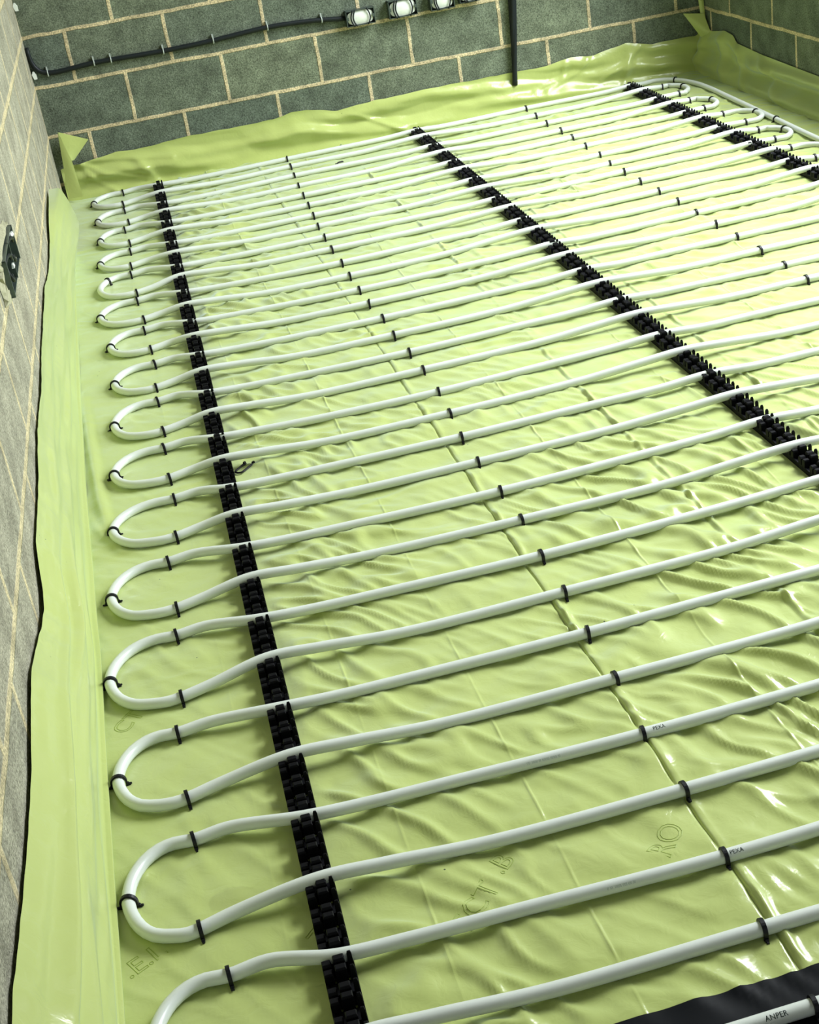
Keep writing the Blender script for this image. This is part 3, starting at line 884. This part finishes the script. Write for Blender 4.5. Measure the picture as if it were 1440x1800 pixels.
# ------------------------------------------------------------------ things on the back wall
def back_box(x0, x1, z0, z1, label):
    root = empty('back_box', ((x0 + x1) / 2, YB, z0))
    tag(root, label, 'electrical box', 'electrical boxes on the back wall')
    w, h, d = (x1 - x0) / 2, z1 - z0, 0.038
    b = MB()
    t = 0.0025
    b.box(-w, w, -0.004, -0.0005, 0, h)
    b.box(-w, -w + t, -d, -0.003, 0, h)
    b.box(w - t, w, -d, -0.003, 0, h)
    b.box(-w, w, -d, -0.003, 0, t)
    b.box(-w, w, -d, -0.003, h - t, h)
    for sx in (-1, 1):
        b.box(sx * (w - 0.006) - 0.004, sx * (w - 0.006) + 0.004, -d, -d + 0.003, h * .40, h * .60)
    b.build('box_body', M['steel'], root)
    # white filling, domed
    b = MB()
    V, F = [], []
    n, mrg = 20, 6
    for j in range(mrg + 1):
        f = j / mrg
        for k in range(n):
            a = 2 * pi * k / n
            ca = math.copysign(abs(cos(a)) ** 0.6, cos(a)); sa = math.copysign(abs(sin(a)) ** 0.6, sin(a))
            V.append((ca * w * .90 * f, -0.030 - 0.007 * (1 - f * f), h / 2 + sa * h * .44 * f))
    for j in range(mrg):
        for k in range(n):
            l = (k + 1) % n
            F.append((j * n + k, j * n + l, (j + 1) * n + l, (j + 1) * n + k))
    b.add(V, F)
    b.build('white_cover', M['white'], root, smooth=True)
    for q, sx in ((0, -1), (1, -1), (2, 1)):
        b = MB()
        pts = []
        for k in range(11):
            a = -1.3 + 2.6 * k / 10
            pts.append((sx * (w * (.52 + .16 * q) if sx < 0 else w * .66) + (-sx) * 0.016 * (1 - cos(a)), -d - 0.002, h / 2 + h * .52 * a / 1.3))
        b.tube(pts, 0.0028, 8)
        b.build('cable_loop', M['cable'], root, smooth=True)
    return root
back_box(1.432, 1.552, 0.466, 0.528, 'first small white-filled electrical box from the left, on the back wall')
back_box(1.612, 1.732, 0.466, 0.535, 'second white-filled electrical box from the left, on the back wall')
back_box(1.790, 1.892, 0.466, 0.540, 'third electrical box from the left, cut by the photo top edge')
back_box(1.915, 2.010, 0.474, 0.548, 'last electrical box, nearest the black vertical cables')

b = MB()
pts = [(0.152, YB - 0.012, 0.62), (0.156, YB - 0.012, 0.565), (0.175, YB - 0.011, 0.528), (0.215, YB - 0.011, 0.512), (0.40, YB - 0.011, 0.517), (0.684, YB - 0.011, 0.511), (0.88, YB - 0.011, 0.514), (1.11, YB - 0.011, 0.524), (1.30, YB - 0.011, 0.515), (1.432, YB - 0.013, 0.500)]
b.tube(catmull(pts, 0.02), 0.0095, 10)
o = b.build('wall_cable', M['cable'], smooth=True)
tag(o, 'dark cable clipped along the back wall from the left corner to the boxes', 'cable')
for n_, (x, z) in enumerate([(.209, .512), (.396, .517), (.464, .516), (.676, .511), (.882, .514), (1.109, .524), (1.334, .513)]):
    b = MB()
    pts = []
    for k in range(9):
        a = -0.3 + (pi + 0.6) * k / 8
        pts.append((0, -0.0105 - 0.011 * sin(a), 0.0115 * cos(a)))
    b.tube(pts, 0.0026, 6)
    b.box(-0.003, 0.003, -0.012, -0.001, 0.010, 0.024)
    o = b.build('cable_clip', M['clip'], loc=(x, YB, z))
    tag(o, 'pale clip holding the dark wall cable, %s from the left corner' % ORD[n_], 'cable clip', 'clips along the wall cable')

root = empty('cable_bundle', (2.115, YB - 0.018, 0.10))
tag(root, 'black bundle of cables running down the back wall behind the green sheet', 'cable')
for k, (dx, dy) in enumerate(((-0.010, 0.0), (0.008, -0.004), (0.0, 0.006))):
    b = MB()
    pts = []
    for j in range(30):
        z = j * 0.05
        tw = z * 5 + k * 2.1
        pts.append((z * 0.085 + 0.007 * cos(tw) + dx * .6, 0.006 * sin(tw) + dy * .4, z))
    b.tube(catmull(pts, 0.02), 0.0105, 10)
    b.build('cable', M['cable'], root, smooth=True)

# white foam bits wedged in the left corner
for (x, y, z, lab) in ((0.158, YB - 0.012, 0.512, 'small white foam scrap wedged in the left corner beside the dark cable'), (0.155, YB - 0.012, 0.775, 'small white foam scrap wedged high in the left corner near the photo top')):
    b = MB()
    b.frustum(0, 0, -0.014, 0.006, 0.006, 0.010, 0.009, 0.008, dx=-0.003)
    b.frustum(-0.003, 0, 0.006, 0.016, 0.007, 0.008, 0.003, 0.004)
    o = b.build('foam_scrap', M['white'], loc=(x, y, z))
    tag(o, lab, 'scrap')

# ------------------------------------------------------------------ wiring box on the left wall
yc, zc = 0.60, 0.510
root = empty('wiring_box', (xw(yc), yc, zc))
root.rotation_euler = (0, 0, -0.0175)
tag(root, 'dark metal wiring box set in rough mortar on the left wall', 'electrical box')
b = MB()
V, F = [], []
n = 40
r7 = np.random.default_rng(3)
for ring, (s, x) in enumerate(((1.22, 0.0005), (1.10, 0.010), (0.97, 0.012), (0.90, 0.0015))):
    for k in range(n):
        a = 2 * pi * k / n
        ca = math.copysign(abs(cos(a)) ** 0.55, cos(a)); sa = math.copysign(abs(sin(a)) ** 0.55, sin(a))
        jit = 1 + (0.05 * r7.normal() if ring < 3 else 0)
        V.append((x + abs(r7.normal()) * 0.001, ca * 0.19 * s * jit, sa * 0.048 * s * jit))
for ring in range(3):
    for k in range(n):
        l = (k + 1) % n
        F.append((ring * n + k, (ring + 1) * n + k, (ring + 1) * n + l, ring * n + l))
b.add(V, F)
b.build('mortar_surround', M['mortar'], root)
b = MB()
b.box(0.0012, 0.004, -0.172, 0.172, -0.044, 0.044)
for y0 in (-0.168, -0.01, 0.155):
    b.box(0.003, 0.022, y0, y0 + 0.005, -0.042, 0.042)
b.box(0.003, 0.020, -0.168, 0.160, 0.039, 0.042)
b.box(0.003, 0.020, -0.168, 0.160, -0.042, -0.039)
b.build('box_body', M['steel'], root)
for (y0, z0, r) in ((-0.085, 0.004, 0.026), (0.055, 0.010, 0.024)):
    b = MB()
    pts = [(0.018 + 0.004 * sin(2 * a), y0 + r * 2.0 * cos(a), z0 + r * sin(a)) for a in np.linspace(0.3, 5.2, 20)]
    b.tube(pts, 0.0045, 8)
    b.build('cable_loop', M['cable'], root, smooth=True)
b = MB()
for (y0, z0) in ((0.135, 0.026), (0.10, 0.032), (-0.03, -0.006)):
    b.frustum(y0 * 0 + 0.020, y0, z0 - 0.004, z0 + 0.004, 0.003, 0.014, 0.002, 0.010)
b.build('white_glint', M['white'], root)  # white chips imitating light glinting on the metal box
